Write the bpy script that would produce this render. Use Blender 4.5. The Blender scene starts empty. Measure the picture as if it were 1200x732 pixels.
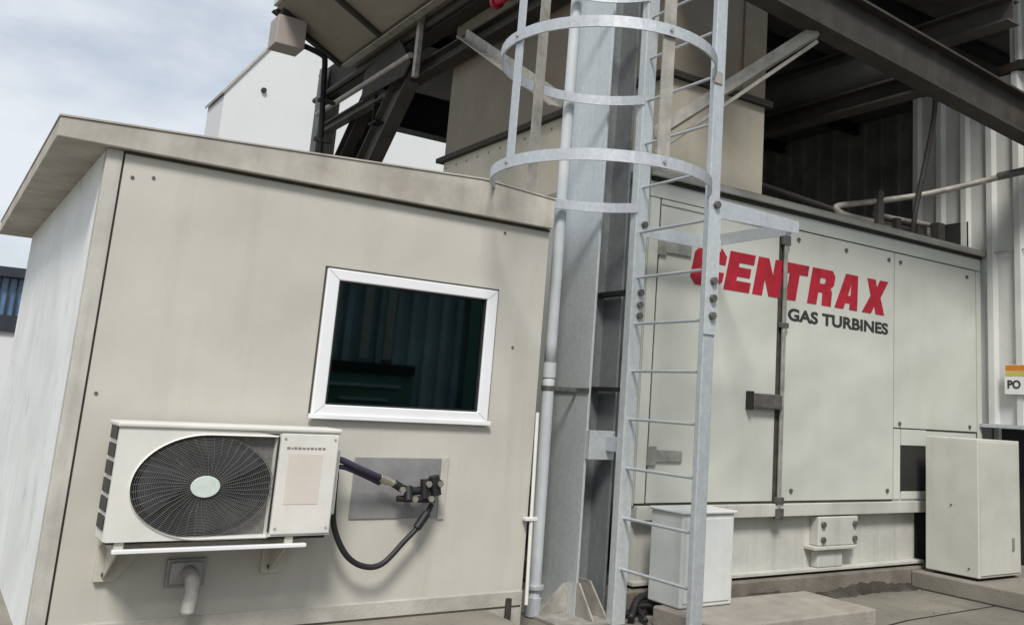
import bpy, bmesh, math, random
from mathutils import Vector, Matrix
random.seed(7)
R = math.radians
scene = bpy.context.scene
C = scene.collection

# ------------------------------------------------------------------ materials
def mat(name, col, rough=0.7, metal=0.0, var=0.12, scale=3.0, streak=0.0, streak_col=(0.12, 0.10, 0.07),
        bump=0.05, spots=0.0, spot_col=(0.16, 0.09, 0.05), spot_scale=2.0, fine=60.0, spec=0.4, grime=0.0,
        grime_col=(0.10, 0.09, 0.075), streak_scale=7.0, fine_k=0.22, wave=0.0):
    m = bpy.data.materials.new(name); m.use_nodes = True
    nt = m.node_tree; N = nt.nodes; L = nt.links
    b = N['Principled BSDF']
    b.inputs['Metallic'].default_value = metal
    b.inputs['Specular IOR Level'].default_value = spec
    tc = N.new('ShaderNodeTexCoord')
    def noise(sc, det=5, rgh=0.6, stretch=None):
        n = N.new('ShaderNodeTexNoise'); n.inputs['Scale'].default_value = sc
        n.inputs['Detail'].default_value = det; n.inputs['Roughness'].default_value = rgh
        if stretch:
            mp = N.new('ShaderNodeMapping'); mp.inputs['Scale'].default_value = stretch
            L.new(tc.outputs['Object'], mp.inputs['Vector']); L.new(mp.outputs['Vector'], n.inputs['Vector'])
        else:
            L.new(tc.outputs['Object'], n.inputs['Vector'])
        return n
    def ramp(src, lo, hi):
        r = N.new('ShaderNodeMapRange'); r.inputs['From Min'].default_value = lo; r.inputs['From Max'].default_value = hi
        L.new(src, r.inputs['Value']); return r.outputs['Result']
    def mix(a, bcol, fac, k=1.0):
        mx = N.new('ShaderNodeMix'); mx.data_type = 'RGBA'
        mu = N.new('ShaderNodeMath'); mu.operation = 'MULTIPLY'; mu.inputs[1].default_value = k
        L.new(fac, mu.inputs[0]); L.new(mu.outputs[0], mx.inputs['Factor'])
        if isinstance(a, tuple): mx.inputs['A'].default_value = (*a, 1)
        else: L.new(a, mx.inputs['A'])
        mx.inputs['B'].default_value = (*bcol, 1)
        return mx.outputs['Result']
    big = noise(scale)
    dark = tuple(c * (1 - 2.2 * var) for c in col); light = tuple(min(1, c * (1 + 1.0 * var)) for c in col)
    mx = N.new('ShaderNodeMix'); mx.data_type = 'RGBA'
    L.new(ramp(big.outputs['Fac'], 0.28, 0.72), mx.inputs['Factor'])
    mx.inputs['A'].default_value = (*dark, 1); mx.inputs['B'].default_value = (*light, 1)
    out = mx.outputs['Result']
    fn = noise(fine, 3)
    out = mix(out, tuple(c * 0.75 for c in col), ramp(fn.outputs['Fac'], 0.5, 0.85), fine_k)
    if streak > 0:
        st = noise(1.0, 5, 0.65, (streak_scale, streak_scale, 0.35))
        out = mix(out, streak_col, ramp(st.outputs['Fac'], 0.52, 0.8), streak)
    if spots > 0:
        sp = noise(spot_scale, 8, 0.7)
        out = mix(out, spot_col, ramp(sp.outputs['Fac'], 0.58, 0.72), spots)
    if grime > 0:
        g = noise(1.3, 9, 0.72)
        out = mix(out, grime_col, ramp(g.outputs['Fac'], 0.45, 0.8), grime)
    L.new(out, b.inputs['Base Color'])
    rr = N.new('ShaderNodeMapRange'); rr.inputs['To Min'].default_value = max(0.05, rough - 0.12); rr.inputs['To Max'].default_value = min(1, rough + 0.12)
    L.new(big.outputs['Fac'], rr.inputs['Value']); L.new(rr.outputs['Result'], b.inputs['Roughness'])
    if bump > 0:
        bp = N.new('ShaderNodeBump'); bp.inputs['Strength'].default_value = bump; bp.inputs['Distance'].default_value = 0.02
        ad = N.new('ShaderNodeMath'); ad.operation = 'ADD'
        L.new(fn.outputs['Fac'], ad.inputs[0]); L.new(big.outputs['Fac'], ad.inputs[1])
        L.new(ad.outputs[0], bp.inputs['Height']); L.new(bp.outputs['Normal'], b.inputs['Normal'])
        if wave > 0:                                     # slight buckling of thin sheet
            wn = noise(1.7, 1, 0.4); wb_ = N.new('ShaderNodeBump'); wb_.inputs['Strength'].default_value = 1.0; wb_.inputs['Distance'].default_value = wave
            L.new(wn.outputs['Fac'], wb_.inputs['Height']); L.new(bp.outputs['Normal'], wb_.inputs['Normal']); L.new(wb_.outputs['Normal'], b.inputs['Normal'])
    return m

M = {}
M['hut'] = mat('hut_paint', (0.485, 0.472, 0.425), 0.6, wave=0.03, fine_k=.08, var=0.05, scale=1.0, streak=0.42, streak_col=(0.33, 0.315, 0.265), streak_scale=5.0, grime=0.22, grime_col=(0.33, 0.31, 0.25), spots=0.12, spot_col=(0.52, 0.50, 0.44), spot_scale=3.0, bump=0.02)
M['hut_side'] = mat('hut_paint_skylit', (0.74, 0.76, 0.76), 0.6, var=0.07, scale=1.6, streak=0.10, spots=0.75, spot_col=(0.33, 0.345, 0.37), spot_scale=2.0, grime=0.15, grime_col=(0.42, 0.40, 0.36), bump=0.08)  # hut paint made paler, skylight put into the colour; scuffs are dirt
M['trim'] = mat('hut_trim', (0.49, 0.48, 0.44), 0.7, var=0.10, scale=4, streak=0.35, grime=0.25)
M['fascia'] = mat('fascia_paint', (0.45, 0.43, 0.38), 0.8, var=0.16, scale=2.5, streak=0.40, streak_col=(0.24, 0.20, 0.14), grime=0.35, grime_col=(0.22, 0.19, 0.14), spots=0.2, spot_col=(0.26, 0.17, 0.10))
M['skirt'] = mat('hut_skirt', (0.46, 0.445, 0.40), 0.85, var=0.12, scale=4, grime=0.45, spots=0.25, spot_col=(0.25, 0.22, 0.18), bump=0.2)
M['seam_shade'] = mat('seam_mastic_shade', (0.06, 0.055, 0.045), 0.9, var=0.2, scale=12, bump=0)  # dark mastic joints; also colours the painted shade lines at eaves and base
M['wframe'] = mat('window_frame_paint', (0.73, 0.74, 0.76), 0.35, var=0.02, scale=4, bump=0, fine_k=.03, grime=0.10, grime_col=(.5,.5,.48))
M['ac'] = mat('ac_casing', (0.64, 0.637, 0.60), 0.42, var=0.05, scale=3, bump=0.01, fine_k=.05, streak=0.16, streak_col=(.42,.38,.30), grime=0.18, grime_col=(.40,.37,.30), wave=.01)
M['ac_lbl'] = mat('ac_label', (0.60, 0.55, 0.50), 0.5, var=0.04, bump=0)
M['black'] = mat('black_plastic', (0.018, 0.018, 0.02), 0.5, var=0.2, scale=8, bump=0.02)
M['grille'] = mat('grille_wire', (0.12, 0.12, 0.12), 0.45, var=0.15, scale=10, bump=0)
M['surround'] = mat('grille_surround', (0.15, 0.148, 0.14), 0.6, var=0.12, scale=40, fine=200, bump=0.1)
M['fan'] = mat('fan_blade', (0.07, 0.07, 0.075), 0.4, var=0.1, bump=0)
M['bracket'] = mat('bracket_paint', (0.50, 0.485, 0.42), 0.6, var=0.08, scale=6, streak=0.2, grime=0.2)
M['badge'] = mat('fan_badge', (0.56, 0.63, 0.59), 0.35, var=0.05, scale=30, bump=0)
M['ink'] = mat('grey_ink', (0.27, 0.19, 0.19), 0.6, var=0.05, bump=0)
M['plate'] = mat('zinc_plate', (0.33, 0.33, 0.335), 0.5, metal=0.35, var=0.14, scale=5, grime=0.3, bump=0.05)
M['cast'] = mat('cast_metal', (0.40, 0.39, 0.37), 0.6, metal=0.2, var=0.15, scale=14, bump=0.1)
M['hose'] = mat('black_hose', (0.02, 0.02, 0.024), 0.55, var=0.2, bump=0.05)
M['lag'] = mat('purple_lagging', (0.045, 0.04, 0.075), 0.7, var=0.2, bump=0.1)
M['brass'] = mat('brass_valve', (0.55, 0.52, 0.45), 0.35, metal=0.8, var=0.1, bump=0)
M['galv'] = mat('galvanised_steel', (0.56, 0.60, 0.61), 0.42, metal=0.35, var=0.06, scale=26, fine=120, fine_k=.25, streak=0.30, streak_col=(0.28, 0.29, 0.29), streak_scale=12, grime=0.2, grime_col=(0.20, 0.20, 0.19), bump=0.05)
M['galv_light'] = mat('galvanised_light', (0.50, 0.535, 0.56), 0.42, metal=0.4, var=0.07, scale=30, fine=110, fine_k=.25, streak=0.22, streak_col=(0.30, 0.28, 0.25), streak_scale=12, grime=0.15, grime_col=(0.25, 0.24, 0.22), bump=0.05)
M['galv_old'] = mat('galvanised_weathered', (0.38, 0.365, 0.33), 0.6, metal=0.25, var=0.18, scale=8, fine=70, streak=0.3, grime=0.3, spots=0.25, bump=0.08)
M['col_shade'] = mat('column_recess_shade', (0.22, 0.235, 0.245), 0.55, metal=0.2, var=0.08, scale=20, streak=0.3, streak_scale=10)  # column steel darkened, the recess shade is painted into this colour
M['pvc'] = mat('grey_pvc', (0.50, 0.53, 0.55), 0.55, var=0.06, scale=5, streak=0.12, bump=0.02)
M['white_pipe'] = mat('white_pipe', (0.70, 0.70, 0.66), 0.5, var=0.06, streak=0.15, bump=0.02)
M['enc'] = mat('enclosure_paint', (0.53, 0.545, 0.50), 0.55, var=0.05, scale=0.9, streak=0.10, streak_col=(0.28, 0.26, 0.19), grime=0.10, bump=0.05)
M['enc_b'] = mat('enclosure_panel', (0.505, 0.52, 0.475), 0.42, wave=0.05, fine_k=.06, var=0.04, scale=0.8, streak=0.18, streak_col=(0.34, 0.32, 0.25), streak_scale=4, grime=0.14, grime_col=(.30,.28,.22), bump=0.015)
M['enc_cap'] = mat('enclosure_cap', (0.40, 0.39, 0.34), 0.65, var=0.12, scale=3, streak=0.2, grime=0.35)
M['skid'] = mat('skid_paint', (0.50, 0.50, 0.46), 0.6, var=0.1, scale=2, streak=0.3, spots=0.4, spot_col=(0.33, 0.27, 0.20), grime=0.18)
M['darkgap'] = mat('dark_gap', (0.025, 0.025, 0.025), 0.9, var=0.2, bump=0)
M['handle'] = mat('handle_metal', (0.14, 0.135, 0.125), 0.5, metal=0.4, var=0.2, scale=16, bump=0.08)
M['lock'] = mat('lock_bar', (0.36, 0.36, 0.335), 0.5, metal=0.4, var=0.2, scale=8, streak=0.25)
M['red'] = mat('red_lettering', (0.36, 0.010, 0.026), 0.6, var=0.14, scale=9, bump=0, streak=0.12, spots=0.22, spot_col=(0.42, 0.20, 0.20), spot_scale=7)
M['blacktxt'] = mat('black_lettering', (0.03, 0.03, 0.032), 0.6, var=0.1, bump=0, spots=0.3, spot_col=(0.14, 0.14, 0.13), spot_scale=9)
M['box'] = mat('cream_cabinet', (0.53, 0.535, 0.485), 0.5, var=0.06, scale=1.5, streak=0.28, streak_col=(.33,.31,.24), grime=0.25, grime_col=(.30,.28,.22), fine_k=.08, wave=.02)
M['whitebox'] = mat('white_cabinet', (0.60, 0.62, 0.61), 0.5, var=0.06, scale=2, streak=0.22, streak_col=(.38,.37,.32), grime=0.25, grime_col=(.33,.32,.27), fine_k=.08, wave=.02)
M['clad'] = mat('cladding_sheet', (0.56, 0.57, 0.55), 0.5, var=0.07, scale=1.2, streak=0.20, streak_col=(0.28, 0.27, 0.24), grime=0.15)
M['duct'] = mat('duct_paint', (0.45, 0.42, 0.34), 0.65, var=0.08, scale=1.1, streak=0.16, spots=0.14, spot_col=(0.25, 0.22, 0.17), grime=0.15)
M['duct_shade_rust'] = mat('duct_upper_shade_rust', (0.20, 0.175, 0.135), 0.7, var=0.12, scale=1.2, streak=0.25, spots=0.55, spot_col=(0.22, 0.10, 0.04), spot_scale=1.0, grime=0.25)  # shade under the deck painted into the brown, along with rust
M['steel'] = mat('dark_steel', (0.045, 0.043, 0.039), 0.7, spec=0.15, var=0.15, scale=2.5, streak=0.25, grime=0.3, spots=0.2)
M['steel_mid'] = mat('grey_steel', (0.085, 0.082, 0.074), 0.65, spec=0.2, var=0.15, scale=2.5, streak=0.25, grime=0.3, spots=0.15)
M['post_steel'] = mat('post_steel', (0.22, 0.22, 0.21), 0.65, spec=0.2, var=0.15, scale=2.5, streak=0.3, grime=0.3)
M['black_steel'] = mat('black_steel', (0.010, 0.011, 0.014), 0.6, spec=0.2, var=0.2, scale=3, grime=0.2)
M['deck'] = mat('deck_plate', (0.07, 0.068, 0.062), 0.8, var=0.2, scale=3)
M['cavity'] = mat('dark_backing', (0.16, 0.16, 0.155), 0.9, var=0.2, scale=2)
M['hood'] = mat('hood_underside', (0.27, 0.245, 0.20), 0.7, var=0.10, scale=0.8, streak=0.15, spots=0.2, spot_col=(0.24, 0.15, 0.08), grime=0.2)
M['white_clad'] = mat('white_cladding', (0.60, 0.615, 0.62), 0.6, var=0.02, scale=0.3, streak=0.04, bump=0)
M['blue_glass'] = mat('blue_glass', (0.13, 0.24, 0.42), 0.15, var=0.25, scale=1.5, bump=0, spec=0.6)
M['slate'] = mat('slate_band', (0.025, 0.03, 0.045), 0.7, var=0.15, bump=0)
M['shed'] = mat('shed_cladding', (0.33, 0.42, 0.47), 0.6, var=0.2, scale=0.6, streak=0.2)
M['green'] = mat('green_door_paint', (0.09, 0.20, 0.17), 0.5, var=0.15, scale=1)
M['concrete'] = mat('concrete', (0.235, 0.22, 0.185), 0.9, var=0.16, scale=1.6, spots=0.35, spot_col=(0.12, 0.105, 0.08), spot_scale=1.6, grime=0.4, bump=0.35)
M['ground'] = mat('ground_concrete', (0.19, 0.18, 0.15), 0.9, var=0.2, scale=0.9, spots=0.6, spot_col=(0.09, 0.085, 0.068), spot_scale=0.8, grime=0.6, grime_col=(0.08, 0.075, 0.06), bump=0.3)
M['plinth'] = mat('plinth_concrete', (0.20, 0.18, 0.15), 0.9, var=0.2, scale=2.2, spots=0.85, spot_col=(0.045, 0.042, 0.035), spot_scale=1.0, grime=0.7, grime_col=(0.05, 0.045, 0.04), bump=0.4)
M['dirt'] = mat('damp_dirt', (0.045, 0.042, 0.034), 0.95, var=0.3, scale=6, spots=.5, spot_col=(.09,.085,.06), spot_scale=5, bump=.3)
M['grit'] = mat('grit', (0.13, 0.115, 0.09), 0.95, var=0.3, scale=9, bump=0)
M['step'] = mat('step_slab', (0.31, 0.285, 0.25), 0.9, var=0.14, scale=3, spots=0.35, spot_col=(0.24, 0.17, 0.11), grime=0.25, bump=0.3)
M['sign_w'] = mat('sign_white', (0.72, 0.72, 0.72), 0.4, var=0.05, grime=0.12, bump=0)
M['sign_o'] = mat('sign_orange', (0.55, 0.20, 0.02), 0.4, var=0.06, bump=0)
M['sign_y'] = mat('sign_yellow', (0.55, 0.45, 0.10), 0.4, var=0.1, bump=0)
M['lampbox'] = mat('grey_box', (0.34, 0.30, 0.28), 0.6, var=0.06, bump=0.02)
M['redfit'] = mat('red_fitting', (0.42, 0.02, 0.05), 0.4, var=0.1, bump=0)
M['timber'] = mat('old_timber', (0.05, 0.045, 0.038), 0.9, var=0.25, scale=6, bump=0.3)

def glass_mat():
    m = bpy.data.materials.new('tinted_glass'); m.use_nodes = True
    N = m.node_tree.nodes; L = m.node_tree.links
    N.remove(N['Principled BSDF']); out = N['Material Output']
    t = N.new('ShaderNodeBsdfTransparent'); t.inputs[0].default_value = (0.28, 0.36, 0.36, 1)
    g = N.new('ShaderNodeBsdfGlossy'); g.inputs['Roughness'].default_value = 0.02; g.inputs[0].default_value = (0.78, 1.0, 0.95, 1)
    f = N.new('ShaderNodeFresnel'); f.inputs['IOR'].default_value = 1.9
    nz = N.new('ShaderNodeTexNoise'); nz.inputs['Scale'].default_value = 1.4
    bp = N.new('ShaderNodeBump'); bp.inputs['Strength'].default_value = 0.012
    L.new(nz.outputs['Fac'], bp.inputs['Height']); L.new(bp.outputs['Normal'], g.inputs['Normal'])
    mx = N.new('ShaderNodeMixShader')
    L.new(f.outputs[0], mx.inputs[0]); L.new(t.outputs[0], mx.inputs[1]); L.new(g.outputs[0], mx.inputs[2])
    L.new(mx.outputs[0], out.inputs['Surface'])
    return m
M['glass'] = glass_mat()

# ------------------------------------------------------------------ mesh builder
class MB:
    def __init__(s): s.v = []; s.f = []; s.smooth = set()
    def add(s, vs, fs, smooth=False):
        o = len(s.v); s.v += [Vector(v) for v in vs]
        for f in fs:
            if smooth: s.smooth.add(len(s.f))
            s.f.append([i + o for i in f])
        return s
    def box(s, x0, x1, y0, y1, z0, z1):
        vs = [(x, y, z) for z in (z0, z1) for y in (y0, y1) for x in (x0, x1)]
        return s.add(vs, [(0, 2, 3, 1), (4, 5, 7, 6), (0, 1, 5, 4), (2, 6, 7, 3), (0, 4, 6, 2), (1, 3, 7, 5)])
    def prism(s, poly, axis, lo, hi):
        def P(a, b, c):
            return {'x': (c, a, b), 'y': (a, c, b), 'z': (a, b, c)}[axis]
        n = len(poly)
        vs = [P(a, b, lo) for a, b in poly] + [P(a, b, hi) for a, b in poly]
        fs = [list(range(n)), list(range(2 * n - 1, n - 1, -1))]
        fs += [(i, (i + 1) % n, n + (i + 1) % n, n + i) for i in range(n)]
        return s.add(vs, fs)
    def ring(s, o, i, y0, y1):       # rectangular ring in XZ, o/i = (x0,x1,z0,z1)
        def rc(q, y): return [(q[0], y, q[2]), (q[1], y, q[2]), (q[1], y, q[3]), (q[0], y, q[3])]
        vs = rc(o, y0) + rc(i, y0) + rc(o, y1) + rc(i, y1); fs = []
        for k in range(4):
            j = (k + 1) % 4
            fs += [(k, j, 4 + j, 4 + k), (8 + k, 12 + k, 12 + j, 8 + j), (k, 8 + k, 8 + j, j), (4 + k, 4 + j, 12 + j, 12 + k)]
        return s.add(vs, fs)
    def bar(s, p0, p1, w, h, up=(0, 0, 1)):
        return s.profile(p0, p1, [(-w/2, -h/2), (w/2, -h/2), (w/2, h/2), (-w/2, h/2)], up)
    def profile(s, p0, p1, poly, up=(0, 0, 1)):
        p0 = Vector(p0); p1 = Vector(p1); d = (p1 - p0).normalized(); up = Vector(up)
        side = d.cross(up).normalized(); u = side.cross(d).normalized(); n = len(poly)
        vs = [p + side * a + u * b for p in (p0, p1) for a, b in poly]
        fs = [list(range(n)), list(range(2 * n - 1, n - 1, -1))] + [(i, n + i, n + (i + 1) % n, (i + 1) % n) for i in range(n)]
        return s.add(vs, fs)
    def ibeam(s, p0, p1, h, w, tf=0.02, tw=0.015, up=(0, 0, 1)):
        a, b = w / 2, h / 2; t = tw / 2
        poly = [(-a, -b), (a, -b), (a, -b + tf), (t, -b + tf), (t, b - tf), (a, b - tf), (a, b), (-a, b), (-a, b - tf), (-t, b - tf), (-t, -b + tf), (-a, -b + tf)]
        return s.profile(p0, p1, poly, up)
    def angle(s, p0, p1, w, h, t=0.01, up=(0, 0, 1)):
        return s.profile(p0, p1, [(0, 0), (w, 0), (w, t), (t, t), (t, h), (0, h)], up)
    def tube(s, pts, r, seg=10, cap=True):
        pts = [Vector(p) for p in pts]
        if len(pts) == 2 and not isinstance(r, (list, tuple)):      # rings close to the ends keep the shading straight
            q = (pts[1] - pts[0]); e = q * min(.1, .002 / q.length); pts = [pts[0], pts[0] + e, pts[1] - e, pts[1]]
        n = len(pts); vs = []; fs = []
        prev = None
        for i, p in enumerate(pts):
            d = (pts[min(i + 1, n - 1)] - pts[max(i - 1, 0)]).normalized()
            if prev is None:
                a = Vector((0, 0, 1)) if abs(d.z) < 0.9 else Vector((1, 0, 0))
                u = d.cross(a).normalized()
            else:
                u = (prev - d * prev.dot(d)).normalized()
            prev = u; w = d.cross(u)
            rr = r[i] if isinstance(r, (list, tuple)) else r
            vs += [p + (u * math.cos(2 * math.pi * k / seg) + w * math.sin(2 * math.pi * k / seg)) * rr for k in range(seg)]
        for i in range(n - 1):
            for k in range(seg):
                a = i * seg + k; b = i * seg + (k + 1) % seg
                fs.append((a, b, b + seg, a + seg))
        s.add(vs, fs, True)
        if cap:
            o = len(s.v) - n * seg
            s.f.append(list(range(o + seg - 1, o - 1, -1))); s.f.append(list(range(o + (n - 1) * seg, o + n * seg)))
        return s
    def strip(s, pts, h, t):         # upright flat bar bent along pts (constant z)
        pts = [Vector(p) for p in pts]; n = len(pts); vs = []; fs = []
        for i, p in enumerate(pts):
            d = (pts[min(i + 1, n - 1)] - pts[max(i - 1, 0)]).normalized(); q = Vector((-d.y, d.x, 0)) * t / 2
            vs += [p + q + Vector((0, 0, h/2)), p - q + Vector((0, 0, h/2)), p - q - Vector((0, 0, h/2)), p + q - Vector((0, 0, h/2))]
        for i in range(n - 1):
            for k in range(4):
                a = i * 4 + k; b = i * 4 + (k + 1) % 4; fs.append((a, b, b + 4, a + 4))
        fs += [(0, 1, 2, 3), tuple((n - 1) * 4 + k for k in (3, 2, 1, 0))]
        return s.add(vs, fs)
    def bolt(s, p, r=0.018, l=0.02, d=(0, -1, 0)):
        p = Vector(p); return s.tube([p, p + Vector(d) * l], r, 6)
    def build(s, name, m, parent=None, bevel=0.0, root=None):
        loc = Vector((0, 0, 0))
        q = parent
        while q is not None: loc += q.location; q = q.parent
        me = bpy.data.meshes.new(name); me.from_pydata([v - loc for v in s.v], [], s.f)
        bm = bmesh.new(); bm.from_mesh(me); bmesh.ops.recalc_face_normals(bm, faces=bm.faces); bm.to_mesh(me); bm.free()
        for i in s.smooth:
            if i < len(me.polygons): me.polygons[i].use_smooth = True
        me.materials.append(M[m])
        o = bpy.data.objects.new(name, me); C.objects.link(o)
        if parent is not None: o.parent = parent
        if bevel:
            b = o.modifiers.new('bevel', 'BEVEL'); b.width = bevel; b.segments = 2; b.limit_method = 'ANGLE'; b.angle_limit = R(40)
        return o

def thing(name, label, cat, loc, group=None):
    o = bpy.data.objects.new(name, None); C.objects.link(o); o.location = loc; o.empty_display_size = 0.2
    return tag(o, label, cat, group)
def tag(o, label, cat, group=None):
    o['label'] = label; o['category'] = cat
    if group: o['group'] = group
    return o
def struct(o): o['kind'] = 'structure'; return o
def lab(o, l): o['label'] = l; return o

def solo(mb, name, m, label, cat, group=None, bevel=0.0):
    """one-mesh thing whose origin is put at the middle of its base"""
    xs = [v.x for v in mb.v]; ys = [v.y for v in mb.v]; z = min(v.z for v in mb.v)
    c = Vector(((min(xs) + max(xs)) / 2, (min(ys) + max(ys)) / 2, z))
    mb.v = [v - c for v in mb.v]
    o = mb.build(name, m, bevel=bevel); o.location = c
    return tag(o, label, cat, group)

def smooth_path(pts, n=8):
    pts = [Vector(p) for p in pts]; out = []
    P = [pts[0]] + pts + [pts[-1]]
    for i in range(1, len(P) - 2):
        for k in range(n):
            t = k / n; a, b, c, d = P[i - 1], P[i], P[i + 1], P[i + 2]
            out.append(0.5 * ((2 * b) + (c - a) * t + (2 * a - 5 * b + 4 * c - d) * t * t + (3 * b - a - 3 * c + d) * t ** 3))
    out.append(pts[-1]); return out

def sheet(mb, axis, a0, a1, z0, z1, base, depth, pitch, rib, slope, sign, thick=0.02):
    """trapezoidal cladding sheet: axis 'y' -> wall in the plane x=base running along y, 'x' -> plane y=base"""
    prof = []; a = a0
    while a < a1 - 1e-6:
        for da, d in ((0, 0), (pitch - rib - 2 * slope, 0), (pitch - rib - slope, depth), (pitch - slope, depth)):
            if a + da <= a1: prof.append((a + da, d))
        a += pitch
    prof.append((a1, 0))
    n = len(prof); vs = []
    for off in (0, thick):
        for z in (z0, z1):
            for p, d in prof:
                q = base + sign * (d - off)
                vs.append((q, p, z) if axis == 'y' else (p, q, z))
    fs = []
    for i in range(n - 1):
        fs.append((i, i + 1, n + i + 1, n + i)); fs.append((2 * n + i, 3 * n + i, 3 * n + i + 1, 2 * n + i + 1))
        fs.append((i, 2 * n + i, 2 * n + i + 1, i + 1)); fs.append((n + i, n + i + 1, 3 * n + i + 1, 3 * n + i))
    fs += [(0, n, 3 * n, 2 * n), (n - 1, 3 * n - 1, 4 * n - 1, 2 * n - 1)]
    mb.add(vs, fs); return mb

# ------------------------------------------------------------------ setting
struct(MB().box(-90, 110, -90, 140, -0.6, -0.15).build('ground', 'ground'))
struct(MB().box(-14, 2.86, -14, 5.6, -0.145, 0.0).build('concrete_slab', 'concrete', bevel=0.012))
struct(MB().box(4.10, 9.6, -0.03, 6, -0.146, 0.045).build('plinth', 'plinth', bevel=0.015))
struct(MB().box(7.80, 12, -4.2, -0.035, -0.147, 0.02).build('side_plinth', 'concrete', bevel=0.015))

jt = MB()
jt.bar((5.3, -1.24, -.147), (6.4, -1.05, -.147), .018, .005); jt.bar((6.4, -1.0525, -.1472), (7.79, -.99, -.1472), .014, .005)
struct(jt.build('ground_joint', 'darkgap'))
gm = MB(); rnd = random.Random(3)
for k in range(300):
    a = rnd.random()
    if a < .7: x, y = rnd.uniform(4.2, 7.8), -.04 - abs(rnd.gauss(0, .07))
    elif a < .93: x, y = rnd.uniform(2.9, 4.0), rnd.uniform(-.9, .1)
    else: x, y = rnd.uniform(5.9, 7.75), rnd.uniform(-2.2, -.05)
    r_ = rnd.uniform(.004, .012); q = [rnd.uniform(.6, 1.3) for _ in range(6)]
    gm.add([(x + r_ * q[0], y, -.146), (x, y + r_ * q[1], -.146), (x - r_ * q[2], y, -.146), (x, y - r_ * q[3], -.146), (x + .2 * r_, y, -.146 + r_ * q[4])], [(0, 1, 4), (1, 2, 4), (2, 3, 4), (3, 0, 4), (3, 2, 1, 0)])
# silted dirt lying along the foot of the plinth
dm_ = MB(); vs = []; fs = []; n = 60
for k in range(n + 1):
    x = 4.15 + 3.64 * k / n; w_ = .05 + .05 * math.sin(x * 3.1) ** 2 + rnd.uniform(0, .05); h_ = .03 + .05 * math.sin(x * 2.3 + 1) ** 2 + rnd.uniform(0, .03)
    vs += [(x, -.029, -.149 + h_), (x, -.03 - w_ * .4, -.149 + h_ * .55), (x, -.03 - w_, -.149)]
for k in range(n):
    for q in range(2): fs.append((k * 3 + q, k * 3 + q + 1, k * 3 + q + 4, k * 3 + q + 3))
dm_.add(vs, fs); do = dm_.build('dirt', 'dirt'); do['kind'] = 'stuff'; do['label'] = 'dark damp dirt silted along the foot of the plinth'; do['category'] = 'dirt'
go = gm.build('grit', 'grit'); go['kind'] = 'stuff'; go['label'] = 'dark grit and crumbs along the foot of the plinth'; go['category'] = 'grit'

# ------------------------------------------------------------------ hut
hut = thing('equipment_hut', 'beige flat-roofed metal hut with a white-framed window and air conditioner on its wall', 'hut', (1.6, 2.4, 0))
HX1, HD, HZ = 3.15, 4.82, 2.855
win = (1.41, 2.727, 1.326, 2.312)
fw = MB().ring((0.10, HX1, 0.115, HZ), (win[0] + .03, win[1] - .03, win[2] + .03, win[3] - .03), 0.0, 0.08)
fw.build('front_wall', 'hut', hut)
MB().box(0.0, 0.088, -0.004, 0.10, 0.0, HZ).build('corner_trim', 'trim', hut, bevel=0.004)
MB().box(0.088, 0.10, 0.012, 0.09, 0.0, HZ).build('corner_seam', 'seam_shade', hut)
MB().box(0.0, 0.08, 0.10, HD, 0.0, HZ).build('side_wall', 'hut_side', hut)
MB().box(0.08, HX1, HD - .08, HD, 0, HZ).box(HX1 - .08, HX1, 0.08, HD - .08, 0, HZ).box(0.08, HX1 - .08, 0.08, HD - .08, 0.0, 0.05).build('rear_shell', 'hut', hut)
MB().box(0.10, HX1 + .004, -0.012, 0.05, -0.14, 0.115).build('base_skirt', 'skirt', hut, bevel=0.008)
MB().box(0.11, HX1 - .01, -0.0135, -0.0122, 0.001, 0.014).build('base_shade_line', 'seam_shade', hut)  # dark strip painted as the shadow line under the hut
# roof
rp = [(-0.272, 2.858), (HX1 + .003, 2.862), (HX1 + .003, 3.095), (2.50, 3.138), (0.826, 3.04), (-0.272, 2.978)]
MB().prism(rp, 'y', -0.058, 5.12).build('roof', 'fascia', hut, bevel=0.006)
MB().box(0.10, HX1, -0.010, -0.001, HZ - 0.016, HZ + 0.001).build('eaves_shade_line', 'seam_shade', hut)  # dark strip standing in for the shadow between fascia and wall
# edge flashing on the roof
MB().prism([(-0.278, 2.978), (-0.2725, 2.979), (0.826, 3.041), (2.50, 3.139), (HX1 + .008, 3.096), (HX1 + .008, 3.106), (2.50, 3.150), (0.826, 3.052), (-0.278, 2.990)], 'y', -0.066, 5.13).build('roof_flashing', 'fascia', hut)
# window
t = .088
wf = MB().ring(win, (win[0] + t, win[1] - t, win[2] + t * .85, win[3] - t * .85), -0.028, 0.03)
wfo = wf.build('window', 'wframe', hut, bevel=0.008)
for a, b, c, d_ in ((win[0], win[3], win[0] + t, win[3] - t * .85), (win[1], win[3], win[1] - t, win[3] - t * .85), (win[0], win[2], win[0] + t, win[2] + t * .85), (win[1], win[2], win[1] - t, win[2] + t * .85)):
    MB().bar((a + (c - a) * .08, -.0282, b + (d_ - b) * .08), (a + (c - a) * .95, -.0282, b + (d_ - b) * .95), .004, .0012, (0, 1, 0)).build('mitre_joint', 'cast', wfo)
MB().box(win[0] - .02, win[1] + .02, -.045, -.0285, win[2] - .02, win[2] + .012).build('sill', 'wframe', wfo, bevel=.004)
MB().box(win[0] + t - .01, win[1] - t + .01, 0.012, 0.018, win[2] + t * .8, win[3] - t * .8).build('pane', 'glass', wfo)
MB().ring((win[0] + t - .001, win[1] - t + .001, win[2] + t * .85 - .001, win[3] - t * .85 + .001), (win[0] + t + .014, win[1] - t - .014, win[2] + t * .85 + .012, win[3] - t * .85 - .012), -0.012, 0.011).build('gasket', 'black', wfo)
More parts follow.
